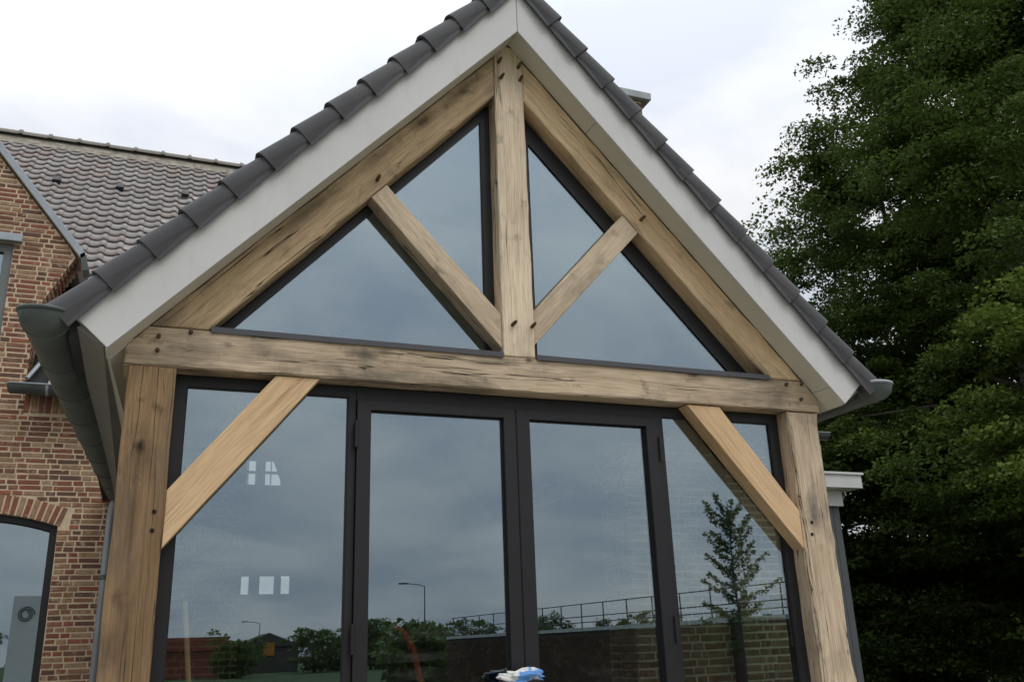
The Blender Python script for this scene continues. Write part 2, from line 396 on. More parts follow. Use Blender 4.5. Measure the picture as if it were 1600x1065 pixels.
def place_bricks(lst, y, parent, nmax, name='brick', mat=None, mass=None):
    """nearest bricks in view as parts, the others joined"""
    inside = []; rest = []
    for b in lst:
        u, v_, d = pix((b[0], y, b[1])); (inside if -8 < u < 1608 and -8 < v_ < 1073 else rest).append((d, b))
    inside.sort(); rest += inside[nmax:]; n_ = 0
    for d, (x, z, w_, h_) in inside[:nmax]:
        o = link(name, brick_mesh(w_, h_, mat or BRICK), None, parent, Matrix.Translation((x, y+random.uniform(-.003, .003), z)) @ Matrix.Rotation(random.uniform(-.008, .008), 4, 'Y') @ Matrix.Diagonal((w_/round(w_, 2), 1, 1, 1)))
    mb = MB()
    for d, (x, z, w_, h_) in rest:
        v, f = brick_geo(w_, h_, jit=.0022); dy = random.uniform(-.003, .003); mb.add([(p[0]+x, p[1]+y+dy, p[2]+z) for p in v], f)
    if mb.v: tag(mb.build('brickwork', mass or BRICK_S, parent), kind='stuff')

# ------------------------------------------------------------------ ground
def ground(name, mat, x0, x1, y0, y1, z):
    mb = MB(); mb.add([(x0, y0, z), (x1, y0, z), (x1, y1, z), (x0, y1, z)], [(0, 1, 2, 3)])
    return tag(mb.build(name, mat), kind='structure')
gm = Mat('grass_ground'); gv = gm.coord('Object')
gm.set(gm.mix(gm.ramp(gm.noise(gv, .35, 6, .65), (.35, 0), (.7, 1)), (.022, .042, .009), (.04, .066, .015)), .9, 0, .2); gm.bump(gm.noise(gv, 18, 3), .6, .03)
ground('lawn', gm.m, -900, 900, -900, 900, -.02)
pm = Mat('terrace_paving'); pv = pm.coord('Object')
bt = pm.n('ShaderNodeTexBrick'); pm.l(pv, bt.inputs[0]); bt.inputs['Scale'].default_value = 1.6
bt.inputs['Color1'].default_value = (.34, .32, .28, 1); bt.inputs['Color2'].default_value = (.40, .37, .32, 1); bt.inputs['Mortar'].default_value = (.2, .19, .17, 1)
bt.inputs['Mortar Size'].default_value = .012
pm.set(bt.outputs[0], .85, 0, .3); pm.bump(pm.noise(pv, 40, 3), .2, .004)
ground('terrace', pm.m, -7, 6.2, -6.2, 4.78, -.012)

# ------------------------------------------------------------------ the oak gable room
room = empty('garden_room', (0, 0, 0), 'oak framed gable room with charcoal doors and dark roof tiles', 'garden room')
SL = 1.069                                     # roof pitch (tan)
TH = math.atan(SL); CT, ST = math.cos(TH), math.sin(TH)
YD = .24
pl = timber('oak_post', [(-1.99, 0), (-1.777, 0), (-1.777, 2.919), (-1.99, 2.919)], 0, YD, (-1.88, 0), (-1.88, 2.9), OAK_DARKPOST, room, 1, .004)
tag(pl, 'brown knotty oak post with a long crack'); 
pr = timber('oak_post', [(1.77, 0), (2.0, 0), (2.0, 2.919), (1.775, 2.919)], 0, YD, (1.88, 0), (1.88, 2.9), OAK_POST, room, 5, .013, .016)
tag(pr, 'pale oak post with a wavy waney edge')
tie = timber('tie_beam', [(-2.013, 2.92), (2.018, 2.925), (2.018, 3.0), (1.92, 3.115), (-1.92, 3.117), (-2.013, 3.01)], -.004, YD, (-2, 3.02), (2, 3.02), OAK_TIE, room, 3, .0035)
king = timber('king_post', [(-.096, 3.119), (.096, 3.119), (.092, 5.14), (0, 5.16), (-.096, 5.14)], 0, YD, (0, 3.1), (0, 5.1), OAK_KING, room, 4, .0035)
rfl = timber('principal_rafter', [(-1.645, 3.122), (-.098, 4.787), (-.098, 5.062), (-1.915, 3.122)], .002, YD, (-1.8, 3.1), (-.1, 4.92), OAK_OLD, room, 6, .003)
rfr = timber('principal_rafter', [(1.655, 3.122), (.094, 4.787), (.094, 5.066), (1.915, 3.122)], .002, YD, (1.8, 3.1), (.1, 4.92), OAK_RAFT, room, 7, .003)
timber('knee_brace', [(-1.31, 2.918), (-1.776, 2.334), (-1.776, 2.075), (-1.092, 2.918)], .012, .115, (-1.78, 2.2), (-1.2, 2.9), OAK_NEW, room, 8, .0008, .003)
timber('knee_brace', [(1.06, 2.918), (1.286, 2.918), (1.772, 2.309), (1.772, 2.085)], .012, .115, (1.2, 2.9), (1.77, 2.2), OAK_NEW, room, 9, .0008, .003)
timber('strut', [(-.845, 3.982), (-.76, 4.072), (-.0965, 3.365), (-.0965, 3.164)], .012, .125, (-.8, 4.03), (-.1, 3.27), OAK_STRUT, room, 10, .0012, .004)
timber('strut', [(.73, 4.105), (.83, 4.0), (.097, 3.20), (.097, 3.40)], .012, .115, (.78, 4.05), (.1, 3.3), OAK_STRUT, room, 11, .0012, .004)
for x, z in ((-.07, 5.02), (.06, 5.01), (-.06, 4.91), (.07, 4.92), (-.04, 3.3), (.078, 3.3)): peg(king, x, z, False, random.uniform(.3, .9))
peg(rfl, -.82, 4.08); peg(rfr, .845, 4.08, False, .8)
for x, z in ((-1.87, 3.06), (-1.73, 3.095), (-1.87, 2.99), (1.78, 3.08), (1.9, 3.09), (1.88, 2.99)): peg(tie, x, z, False, random.uniform(-.1, .9), .026)
for x, z in ((-1.2, 2.96), (-1.13, 2.96), (1.15, 2.968), (1.225, 2.965)): peg(tie, x, z-.0, True)
for x, z in ((-1.82, 2.235), (-1.822, 2.15)): peg(pl, x, z, True)
for x, z in ((1.84, 2.24), (1.83, 2.17)): peg(pr, x, z, True)
for s in (-1, 1):                                # plates run back along both eaves
    mb = MB(); mb.box(0, 4.5, -.09, .09, 2.922, 3.117); o = link('wall_plate', mb.mesh('wall_plate', bevel=.006), OAK_OLD, room, Matrix.Translation((s*1.895, YD+.003, 0)) @ Matrix.Rotation(R(90-(2.7 if s < 0 else 0)), 4, 'Z'))

# aluminium glazing -------------------------------------------------
G = .125
def framed(name, parent, poly_out, poly_in, y0, y1, label=None, gy=G, cat=None, fmat=None):
    """frame ring between two polygons + a pane: part > frame, pane"""
    n = len(poly_out); mb = MB()
    v = [(x, y, z) for y in (y0, y1) for x, z in poly_out] + [(x, y, z) for y in (y0, y1) for x, z in poly_in]
    f = []
    for i in range(n):
        j = (i+1) % n
        f += [(i, j, 2*n+j, 2*n+i), (n+j, n+i, 3*n+i, 3*n+j), (j, i, n+i, n+j), (2*n+i, 2*n+j, 3*n+j, 3*n+i)]
    mb.add(v, f); fr = mb.build(name, fmat or FRAME, parent)
    mb = MB(); cx_ = sum(p[0] for p in poly_in)/n; cz_ = sum(p[1] for p in poly_in)/n
    big = [(x+(.006 if x > cx_ else -.006)*1, z+(.006 if z > cz_ else -.006)) for x, z in poly_in]
    mb.prism(big, gy-.002, gy+.002); mb.build('pane', GLASS, fr)
    mb = MB()                                     # dark rubber seal just inside the frame
    ins = [(x+(-.007 if x > cx_ else .007), z+(-.007 if z > cz_ else .007)) for x, z in poly_in]
    v = [(x, y, z) for y in (gy-.012, gy-.003) for x, z in poly_in] + [(x, y, z) for y in (gy-.012, gy-.003) for x, z in ins]
    mb.add(v, f); mb.build('seal', RUBBER, fr)
    return fr
def rect(x0, x1, z0, z1): return [(x0, z0), (x1, z0), (x1, z1), (x0, z1)]
Z0 = .06
framed('side_light', room, rect(-1.774, -.886, .02, 2.917), rect(-1.722, -.924, .1, 2.862), .11, .18)
framed('side_light', room, rect(.898, 1.768, .02, 2.917), rect(.936, 1.705, .1, 2.862), .11, .18)
mb = MB(); mb.box(-.885, .897, .105, .18, 2.845, 2.917); mb.build('door_head', FRAME, room, bevel=.002)
d1 = framed('door_leaf', room, rect(-.882, -.004, .03, 2.842), rect(-.812, -.072, .11, 2.793), .088, .17)
d2 = framed('door_leaf', room, rect(.004, .894, .03, 2.842), rect(.080, .818, .11, 2.793), .088, .17)
for d_, xs in ((d1, (-.886,)), (d2, (.898,))):
    for x in xs:
        for z in (2.66, 1.66, .5):
            mb = MB(); mb.tube([(x, .083, z-.07), (x, .083, z+.07)], .010, 10); mb.tube([(x, .083, z-.004), (x, .083, z+.004)], .0115, 10); mb.build('hinge', FRAME, d_, smooth=False)
mb = MB(); mb.box(-.055, -.03, .076, .0875, 1.32, 1.5); mb.tube([(-.042, .08, 1.445), (-.042, .012, 1.445), (-.06, .008, 1.445), (-.17, .008, 1.44)], .009, 8)
mb.build('handle', FRAME, d1)
mb = MB(); mb.box(-.0015, .0015, .086, .09, .05, 2.84); mb.build('door_seal', RUBBER, d1)
gl = framed('gable_window', room, [(-1.637, 3.118), (-.098, 3.118), (-.098, 4.775)], [(-1.535, 3.168), (-.152, 3.168), (-.152, 4.652)], .112, .18)
gr = framed('gable_window', room, [(.098, 3.118), (1.647, 3.118), (.098, 4.775)], [(.150, 3.168), (1.462, 3.168), (.150, 4.566)], .112, .18)
for a, b in ((-1.634, -.1), (.1, 1.66)):
    mb = MB(); mb.box(a, b, -.014, .111, 3.119, 3.137); mb.box(a, b, -.014, -.009, 3.108, 3.119); mb.build('window_sill', SILL, room)

# roof ---------------------------------------------------------------
SKEW = .047
def roof_pt(s, x, off): return (s*x, off - SL*x)          # off: height of the sloping line at the ridge
LEN = 4.76
for s in (-1, 1):
    nm = 'left' if s < 0 else 'right'
    poly = [(s*.0015, 5.152), (s*2.082, 2.942), (s*2.239, 3.089), (s*.0015, 5.48)]
    mb = MB(); mb.prism(poly if s < 0 else poly[::-1], -.165, -.145); mb.build('barge_board', PAINT, room, bevel=.0025)
    cuts = (.0, 2.09) if s < 0 else (.0, .505, 1.985, 2.085)
    for a, b in zip(cuts, cuts[1:]):
        a2, b2 = a+.0016, b-.0016
        p = [roof_pt(s, a2, 5.166), roof_pt(s, b2, 5.166), roof_pt(s, b2, 5.19), roof_pt(s, a2, 5.19)]
        mb = MB(); mb.prism(p, -.144, -.003); mb.build('soffit_panel', SOFF, room, bevel=.0015)
    p = [roof_pt(s, 1.99, 5.166), roof_pt(s, 2.083, 5.166), roof_pt(s, 2.083, 5.19), roof_pt(s, 1.99, 5.19)]
    mb = MB(); mb.prism(p, .0, LEN); mb.skew(SKEW if s < 0 else 0); mb.build('eaves_soffit', SOFF, room)
    p = [(s*2.083, 2.945), (s*2.231, 3.088), (s*2.219, 3.1), (s*2.071, 2.957)]
    mb = MB(); mb.prism(p, -.144, LEN); mb.skew(SKEW if s < 0 else 0); mb.build('fascia_board', SOFF, room)
    p = [roof_pt(s, .0, 5.195), roof_pt(s, 2.1, 5.195), roof_pt(s, 2.215, 5.40), roof_pt(s, 0, 5.40)]
    mb = MB(); mb.prism(p, -.142, 4.9); mb.build('roof_slab', PLASTER, room)
    p = [roof_pt(s, .0, 5.405), roof_pt(s, 2.25, 5.405), roof_pt(s, 2.25, 5.52), roof_pt(s, 0, 5.52)]
    mb = MB(); mb.prism(p, -.08, 6.2); mb.build('tile_bed', VERGE, room)
    # verge tiles: profile across (y), length down the slope
    PT = .252
    prof = [(-.186, .030), (-.200, .042), (-.205, .075), (-.202, .095), (-.192, .112), (-.176, .124), (-.15, .131), (-.08, .127), (.02, .112), (.12, .106)]
    inn = [(y+.012 if y < -.15 else y, n_-.014) for y, n_ in prof]
    inn[0] = (prof[0][0]+.013, prof[0][1])
    v = []
    for t_, lift in ((-.03, .0), (.29, .026)):               # t down-slope; the lower end rides on the next tile
        for y, n_ in prof: v.append((t_, y-(.013 if lift else 0), n_+lift - (.046 if (lift and n_ < .04) else 0)))
        for y, n_ in inn: v.append((t_, y-(.013 if lift else 0), n_+lift - (.046 if (lift and n_ < .04) else 0)))
    k = len(prof); f = []
    for i in range(k-1):
        f += [(i, i+1, 2*k+i+1, 2*k+i), (k+i+1, k+i, 3*k+i, 3*k+i+1), (i+1, i, k+i, k+i+1), (2*k+i, 2*k+i+1, 3*k+i+1, 3*k+i)]
    f += [(0, 2*k, 3*k, k), (k-1, 2*k-1, 4*k-1, 3*k-1)]
    mb = MB(); mb.add(v, f); tm = mb.mesh('verge_tile', smooth=True); tm.set_sharp_from_angle(angle=R(38)); tm.materials.append(VERGE)
    dn = Vector((s*CT, 0, -ST)); nv = Vector((s*ST, 0, CT))
    org = Vector((0, 0, 5.40))
    first = -.038 if s < 0 else -.02
    i = 0
    while first+i*PT+.29 < 3.36:
        base = org + dn*(first+i*PT)
        mw = Matrix((dn, Vector((0, 1, 0)), nv)).transposed().to_4x4(); mw.translation = base
        mw = mw @ Matrix.Rotation(random.uniform(-.006, .006), 4, 'Z') @ Matrix.Translation((0, random.uniform(-.003, .003), random.uniform(-.003, .003)))
        link('verge_tile', tm, None, room, mw); i += 1
    # gutter
    gx, gz, gr_ = s*2.353, 3.085, .105
    mb = MB(); na = 14
    def arc(r_, y): return [(gx+r_*math.cos(math.pi+math.pi*q/na), y, gz+r_*math.sin(math.pi+math.pi*q/na)) for q in range(na+1)]
    ys = [-.165+(LEN+.1)*q/12 for q in range(13)]
    v = []; 
    for y in ys: v += arc(gr_, y)
    for y in ys: v += arc(gr_-.004, y)
    f = []; o2 = len(ys)*(na+1)
    for a in range(len(ys)-1):
        for q in range(na):
            i0 = a*(na+1)+q; f += [(i0, i0+1, i0+na+2, i0+na+1), (o2+i0+1, o2+i0, o2+i0+na+1, o2+i0+na+2)]
    mb.add(v, f); mb.skew(SKEW if s < 0 else 0); gut = mb.build('gutter', ZINC, room, smooth=True)
    mb = MB(); v = []; nb = 8                                # domed end
    for b in range(nb+1):
        q2 = math.pi/2*b/nb
        for q in range(na+1):
            th = math.pi+math.pi*q/na; rr = gr_*math.cos(q2)
            v.append((gx+rr*math.cos(th), -.165-.075*math.sin(q2), gz+rr*math.sin(th)))
    f = [(b*(na+1)+q, b*(na+1)+q+1, (b+1)*(na+1)+q+1, (b+1)*(na+1)+q) for b in range(nb) for q in range(na)]
    mb.add(v, f); mb.skew(SKEW if s < 0 else 0); mb.build('end_cap', ZINC, gut, smooth=True)
    mb = MB(); rim = [(gx+s*(gr_-.002), LEN, gz), (gx+s*(gr_-.002), -.165, gz)] + [(gx+s*(gr_-.002)*math.cos(q), -.165-.075*math.sin(q), gz) for q in np.linspace(.15, math.pi, 14)]
    mb.tube(rim, .0105, 8); mb.skew(SKEW if s < 0 else 0); mb.build('rim', ZINC_L if s > 0 else ZINC, gut, smooth=True)
    for y in (-.10, .46, 1.02, 1.6, 2.2, 2.8, 3.4, 4.0):
        mb = MB(); v = []
        for dy, r_ in ((-.009, gr_+.0005), (-.006, gr_+.005), (.006, gr_+.005), (.009, gr_+.0005)): v += arc(r_, y+dy)
        f = [(a*(na+1)+q, a*(na+1)+q+1, (a+1)*(na+1)+q+1, (a+1)*(na+1)+q) for a in range(3) for q in range(na)]
        mb.add(v, f); mb.skew(SKEW if s < 0 else 0); mb.build('gutter_joint', ZINC, gut, smooth=True)
dp = MB(); dp.tube([(-2.14, 4.55, 2.99), (-2.16, 4.64, 2.90), (-2.165, 4.66, 2.82), (-2.165, 4.66, .0)], .036, 14); dpo = dp.build('downpipe', ZINC_L, room, smooth=True)
for z in (2.31, .9):
    mb = MB(); mb.tube([(-2.165, 4.66, z-.02), (-2.165, 4.66, z+.02)], .043, 14); mb.box(-2.18, -2.15, 4.69, 4.79, z-.012, z+.012); mb.build('pipe_clip', ZINC, dpo)

# room walls and the brick piers behind the glass ---------------------
for s in (-1, 1):
    mb = MB(); mb.box(min(s*1.84, s*1.93), max(s*1.84, s*1.93), 1.38, 4.775, 0, 2.921); mb.skew(SKEW if s < 0 else 0, .24); mb.build('side_wall', PLASTER, room)
    fr = MB(); x0, x1 = sorted((s*1.86, s*1.92))
    fr.box(x0, x1, .243, .29, .02, 2.92); fr.box(x0, x1, .93, .98, .02, 2.92); fr.box(x0, x1, .292, .928, .02, .08); fr.box(x0, x1, .292, .928, 2.86, 2.92)
    fo = fr.build('side_window', FRAME, room); mb = MB(); mb.box(s*1.89-.002, s*1.89+.002, .285, .935, .075, 2.865); mb.build('pane', GLASS, fo)
mb = MB(); mb.box(-1.83, 1.83, .17, 4.79, -.01, .012); mb.build('room_floor', FLOORM, room)
COURSE = .0505
def pier(x0, x1, y, top, depth, jamb):
    mb = MB(); mb.box(x0, x1, y-.0075, y+depth, 0, top); p = mb.build('brick_pier', INMORTAR, room)
    place_bricks(lay(x0, x1, 0.02, top, COURSE, lambda x, z: True), y, p, 120 if x0 < 0 else 180, mat=INBRICK, mass=INBRICK_S)
    if jamb is not None:                                    # bricks on the reveal that faces the opening
        mb = MB(); n = int(top/COURSE)
        for r_ in range(n):
            yy = y+.004; k = r_
            while yy < y+depth:
                w_ = (.166 if k % 2 else .076); k += 1; e_ = min(yy+w_-.004, y+depth)
                if e_-yy > .02: 
                    v, f = brick_geo(e_-yy, COURSE-.0135, jit=.002); mb.add([(jamb+p_[1]-.0, (yy+e_)/2-p_[0], p_[2]+(r_+.5)*COURSE+.02) for p_ in v], f)
                yy = e_+.0135
        tag(mb.build('brickwork', INBRICK_S, p), kind='stuff')
pier(-1.68, -1.105, 3.4, 3.3, .30, None)
pier(1.15, 2.42, 1.0, 2.9, .37, 1.15)

# ------------------------------------------------------------------ the brick house
house = empty('brick_house', (-3, 4.8, 0), 'old red brick house with grey clay pantile roof', 'house')
HY = 4.8
WX0 = -3.98                                     # left jamb of the arched window (about its centre line)
ARC_C, ARC_R, ARC_HW = -3.29, 2.15, .69
def arch_z(x, extra=0): return 2.775 + math.sqrt((ARC_R+extra)**2-(x-ARC_C)**2) - math.sqrt(ARC_R**2-ARC_HW**2)
def edge_x(z):                                  # right end of the gable front above the eaves
    if z < 3.99: return 99
    if z < 4.86: return -3.015
    if z < 5.40: return -3.0+(z-4.86)/.54*.27
    return -2.735-(z-5.42)*.81
def okf(x, z):
    if x > edge_x(z): return False
    if x < -6.4 and z > 4: return False
    if z > 5.42 and x < -7.7+(z-5.42)*.81: return False
    if abs(x-ARC_C) < ARC_HW and .7 < z < 3: 
        if z < arch_z(x)+.0: return False
    ang = math.atan2(x-ARC_C, z-(2.775-math.sqrt(ARC_R**2-ARC_HW**2))); rad = math.hypot(x-ARC_C, z-(2.775-math.sqrt(ARC_R**2-ARC_HW**2)))
    if abs(ang) < math.asin(ARC_HW/ARC_R)+.03 and ARC_R-.02 < rad < ARC_R+.178: return False
    if -4.4 < x < -3.285 and 4.45 < z < 5.48: return False
    if -4.46 < x < -3.215 and 5.475 < z < 5.565: return False
    if -3.0 < x < 6.1 and 3.805 < z < 3.99: return False
    if -1.80 < x < 1.9 and z < 4.2: return False
    return True
wall = MB()
# mortar body: strips around the openings
YB0, YB1 = HY-.0075, HY+.30
def wb(x0, x1, z0, z1): wall.box(x0, x1, YB0, YB1, z0, z1)
wb(-7.0, ARC_C-ARC_HW, 0, 3.99); wb(ARC_C+ARC_HW, -1.8, 0, 2.775); wb(ARC_C-ARC_HW, ARC_C+ARC_HW, 0, .7)
xs = np.linspace(ARC_C-ARC_HW, ARC_C+ARC_HW, 13)
poly = [(x, arch_z(x)) for x in xs]+[(ARC_C+ARC_HW, 3.99), (ARC_C-ARC_HW, 3.99)]
wall.prism(poly, YB0, YB1); wb(ARC_C+ARC_HW, -1.8, 2.775, 3.99)
_w = MB(); _w.box(1.9, 6.0, YB0, YB1, 0, 3.99); _w.build('wall', MORTAR, house)
wb(-6.4, -4.4, 3.99, 5.48); wb(-3.285, -3.02, 3.99, 5.48); wb(-4.4, -3.285, 3.99, 4.45)
wall.prism([(-3.02, 4.86), (-3.0, 4.86), (-2.735, 5.40), (-2.79, 5.48), (-3.02, 5.48)], YB0, YB1)
wall.prism([(-6.4, 5.48), (-2.785, 5.48), (-5.2, 8.46)], YB0, YB1)
wallo = wall.build('wall', MORTAR, house)
place_bricks(lay(-6.4, 6.0, .02, 8.3, .0495, okf), HY, house, 298)
cc = 2.775-math.sqrt(ARC_R**2-ARC_HW**2); am = math.asin(ARC_HW/ARC_R)
na = 26
for i in range(na):                             # rowlock arch over the window
    a = -am-.01+(2*am+.02)*(i+.5)/na; r_ = ARC_R+.085
    v, f = brick_geo(.040, .168, jit=.002); mb = MB(); mb.add(v, f); me = mb.mesh('arch_brick')
    link('arch_brick', me, BRICK, house, Matrix.Translation((ARC_C+r_*math.sin(a), HY-.002, cc+r_*math.cos(a))) @ Matrix.Rotation(a, 4, 'Y'))
x = -2.985
while x < -2.2:                                 # soldier course under the eaves
    v, f = brick_geo(.046, .165, jit=.0025); mb = MB(); mb.add(v, f); me = mb.mesh('soldier_brick')
    link('soldier_brick', me, BRICK, house, Matrix.Translation((x, HY-.006, 3.893))); x += .0605
mb = MB(); x = 2.0
while x < 5.98:
    v, f = brick_geo(.046, .165, jit=.0025); mb.add([(p[0]+x, p[1]+HY-.006, p[2]+3.893) for p in v], f); x += .0605
tag(mb.build('soldier_course', BRICK_S, house), kind='stuff')
nst = 11                                        # stepped corbel that carries the verge, and its return face
mbc = []
for i in range(21):
    z = 4.045+i*.0485*1.0+.02
    if z > 5.40: break
for i, z in enumerate(np.arange(4.06, 5.41, .0485)):
    xe = edge_x(z)-.004; step = z > 4.86
    mb = MB(); mb.box(-.09, .0, .0, .105, -.0195, .0195); me = mb.mesh('corbel_brick', bevel=.004)
    for k in range(3 if step else 2):
        if k == 0 and not step: pass
        o = link('corbel_brick', me, BRICK, house, Matrix.Translation((xe+.006+(.012 if (step and k) else 0), HY+.004+.115*k, z+.0245*(k % 2)*0)))
gw = MB(); gw.box(-6.4, -3.03, HY+.30, 8.2, 3.6, 5.0); gw.build('gable_side', MORTAR, house)
# cross-gable roof and its zinc verge strip
p = [(-2.70, 5.40), (-5.2, 8.50), (-5.2, 8.62), (-2.64, 5.43)]
mb = MB(); mb.prism(p[::-1], HY-.03, HY+.42); mb.build('verge_body', MORTAR, house)
a, b = Vector((-2.655, 0, 5.40)), Vector((-5.2, 0, 8.56)); t = (b-a).normalized(); n_ = Vector((t.z, 0, -t.x))
q = [a-n_*.004, b-n_*.004, b+n_*.055, a+n_*.055]
q = [a-n_*.035, b-n_*.035, b+n_*.03, a+n_*.03]
mb = MB(); mb.prism([(v_.x, v_.z) for v_ in q], HY-.055, HY-.032); mb.build('verge_coping', ZINC_L, house, bevel=.003)
mb = MB(); mb.prism([(-2.70, 5.42), (-2.655, 5.455), (-2.60, 5.27), (-2.655, 5.25)], HY-.055, HY+.16); mb.build('verge_end', ZINC, house, bevel=.003)
mb = MB(); mb.prism([(-2.66, 5.47), (-5.2, 8.64), (-7.8, 5.47), (-7.7, 5.40), (-5.2, 8.5), (-2.74, 5.42)], HY+.42, 9.3); mb.build('cross_roof', PAN, house)

# windows of the house
xin = np.linspace(ARC_C-ARC_HW+.005, ARC_C+ARC_HW-.005, 15)
po = [(ARC_C-ARC_HW+.005, .71), (ARC_C+ARC_HW-.005, .71)] + [(x, arch_z(x)-.004) for x in xin[::-1]]
xi2 = np.linspace(ARC_C-ARC_HW+.062, ARC_C+ARC_HW-.062, 15)
pi_ = [(xi2[0], .78), (xi2[-1], .78)] + [(x, arch_z(x)-.06) for x in xi2[::-1]]
framed('arched_window', house, po, pi_, HY+.05, HY+.13, gy=HY+.1)
WGREY = plain('grey_window_paint', (.15, .165, .165), .45, .06, 4)
framed('upper_window', house, rect(-4.395, -3.29, 4.455, 5.475), rect(-4.3, -3.365, 4.54, 5.39), HY+.02, HY+.1, gy=HY+.06, fmat=WGREY)
mb = MB(); mb.box(-4.46, -3.215, HY-.07, HY+.05, 5.482, 5.56); mb.build('lintel', ZINC_L, house, bevel=.004)

# pantile roof -------------------------------------------------------
roof = MB(); RA = R(47); rc, rs = math.cos(RA), math.sin(RA)
EY, EZ = 4.60, 3.98
def rp(x, s, n): return (x, EY+s*rc-n*rs, EZ+s*rs+n*rc)
SLN = 6.95
for xa, xb, sa in ((-2.985, 6.05, .12), (-7.5, -2.988, 2.2)):
    roof.add([rp(xa, sa, -.10), rp(xb, sa, -.10), rp(xb, SLN, -.10), rp(xa, SLN, -.10), rp(xa, sa, -.03), rp(xb, sa, -.03), rp(xb, SLN, -.03), rp(xa, SLN, -.03)],
             [(0, 1, 2, 3), (7, 6, 5, 4), (0, 4, 5, 1), (1, 5, 6, 2), (2, 6, 7, 3), (3, 7, 4, 0)])
roofo = roof.build('roof', RUBBER, house)
PW, PR = .195, .206
def pantile(seg=12):
    prof = []
    for i in range(seg+1):
        t = 1.04*i/seg; n = -.010*math.sin(math.pi*t/.62) if t < .62 else .021*math.sin(math.pi*min(1, (t-.62)/.42))
        prof.append((t*PW, n))
    v = []
    for s_, lift in ((-.010, .040), (PR*1.08, .010)):
        for x_, n in prof: v.append((x_, s_, n+lift))
        for x_, n in prof: v.append((x_, s_, n+lift-.017))
    k = seg+1; f = []
    for i in range(seg): f += [(i, i+1, 2*k+i+1, 2*k+i), (i+1, i, k+i, k+i+1)]
    f += [(0, 2*k, 3*k, k), (k-1, 2*k-1, 4*k-1, 3*k-1)]
    return v, f
pv_, pf_ = pantile(); mb = MB(); mb.add(pv_, pf_); pme = mb.mesh('pantile'); pme.materials.append(PAN)
for p in pme.polygons: p.use_smooth = len(p.vertices) == 4 and abs(p.normal.y) < .7
Mr = Matrix(((1, 0, 0), (0, rc, -rs), (0, rs, rc))).to_4x4()
near, rest = [], []
nrow = int((SLN-.05)/PR)
for r_ in range(nrow):
    for c_ in range(int((-7.3+7.3)/PW), int(13.2/PW)):
        x = -7.3+c_*PW; s_ = .02+r_*PR; pt = rp(x+PW/2, s_+PR/2, .02)
        if x < -2.735-(pt[2]-5.42)*.81-.12 and pt[2] > 5.0: continue
        if x < -2.98 and pt[2] < 5.0: continue
        u, v_, d_ = pix(pt)
        # what the verge of the garden room leaves in view
        vis = -6 < u < 400 and v_ < 445-(u-100)*.72 + 14
        (near if vis else rest).append((d_, x, s_))
near.sort()
for i, (d_, x, s_) in enumerate(near):
    if i >= 300: rest.append((d_, x, s_)); continue
    mw = Matrix.Translation(rp(x+random.uniform(-.003, .003), s_+random.uniform(-.006, .006), random.uniform(0, .004))) @ Mr @ Matrix.Rotation(random.uniform(-.012, .012), 4, 'Z')
    link('pantile', pme, None, roofo, mw)
mb = MB()
for d_, x, s_ in rest:
    o_ = Vector(rp(x, s_, 0)); mb.add([tuple(o_ + Mr.to_3x3() @ Vector(p)) for p in pv_], pf_)
tag(mb.build('pantile_rows', PAN_S, roofo), kind='stuff')
# mortar bed + ridge tiles
ry, rz = rp(0, SLN, 0)[1:]
RMORT = plain('ridge_mortar', (.27, .245, .20), .95, .45, 9, bump=.8)
mb = MB(); mb.add([rp(-7.4, SLN-.22, .035), rp(6.0, SLN-.22, .035), (6.0, ry, rz+.1), (-7.4, ry, rz+.1), rp(-7.4, SLN-.20, -.03), rp(6.0, SLN-.20, -.03), (6.0, ry, rz-.05), (-7.4, ry, rz-.05)],
                    [(0, 1, 2, 3), (4, 7, 6, 5), (0, 4, 5, 1), (1, 5, 6, 2), (3, 2, 6, 7), (0, 3, 7, 4)]); mb.build('ridge_mortar', RMORT, roofo)
mb = MB(); na = 8; v = []
for x_, r0 in ((0, .115), (.355, .115), (.355, .138), (.40, .138), (.40, .1)):
    for q in range(na+1): a = math.pi*q/na; v.append((x_, -r0*math.cos(a), r0*.85*math.sin(a)))
f = [(a*(na+1)+q, a*(na+1)+q+1, (a+1)*(na+1)+q+1, (a+1)*(na+1)+q) for a in range(4) for q in range(na)]
mb.add(v, f); rme = mb.mesh('ridge_tile'); rme.materials.append(RIDGE)
for i in range(33): link('ridge_tile', rme, None, roofo, Matrix.Translation((-7.3+i*.4, ry+.02, rz+.06+random.uniform(-.004, .004))))
# little vent tiles
for u_, s_ in ((-3.42, 5.3), (-2.62, 5.35), (-1.75, 5.42)):
    mb = MB(); mb.box(-.05, .05, -.05, .10, .02, .095); link('vent_tile', mb.mesh('vent_tile', bevel=.012), FRAME, roofo, Matrix.Translation(rp(u_, s_, 0)) @ Mr)
mb = MB(); mb.prism([(4.95, 3.9), (9.3, 8.9), (14.0, 3.9)], 0, .25)
link('gable_end', mb.mesh('gable_end'), MORTAR, house, Matrix.Translation((6.0, 0, 0)) @ Matrix.Rotation(R(90), 4, 'Z'))
mb = MB(); mb.add([(-7.5, ry, rz+.05), (6.05, ry, rz+.05), (6.05, 14.3, 5.8), (-7.5, 14.3, 5.8), (-7.5, ry, rz-.05), (6.05, ry, rz-.05), (6.05, 14.3, 5.68), (-7.5, 14.3, 5.68)],
                    [(0, 1, 2, 3), (4, 7, 6, 5), (0, 4, 5, 1), (2, 6, 7, 3), (0, 3, 7, 4), (1, 5, 6, 2)]); mb.build('rear_roof', PAN, house)
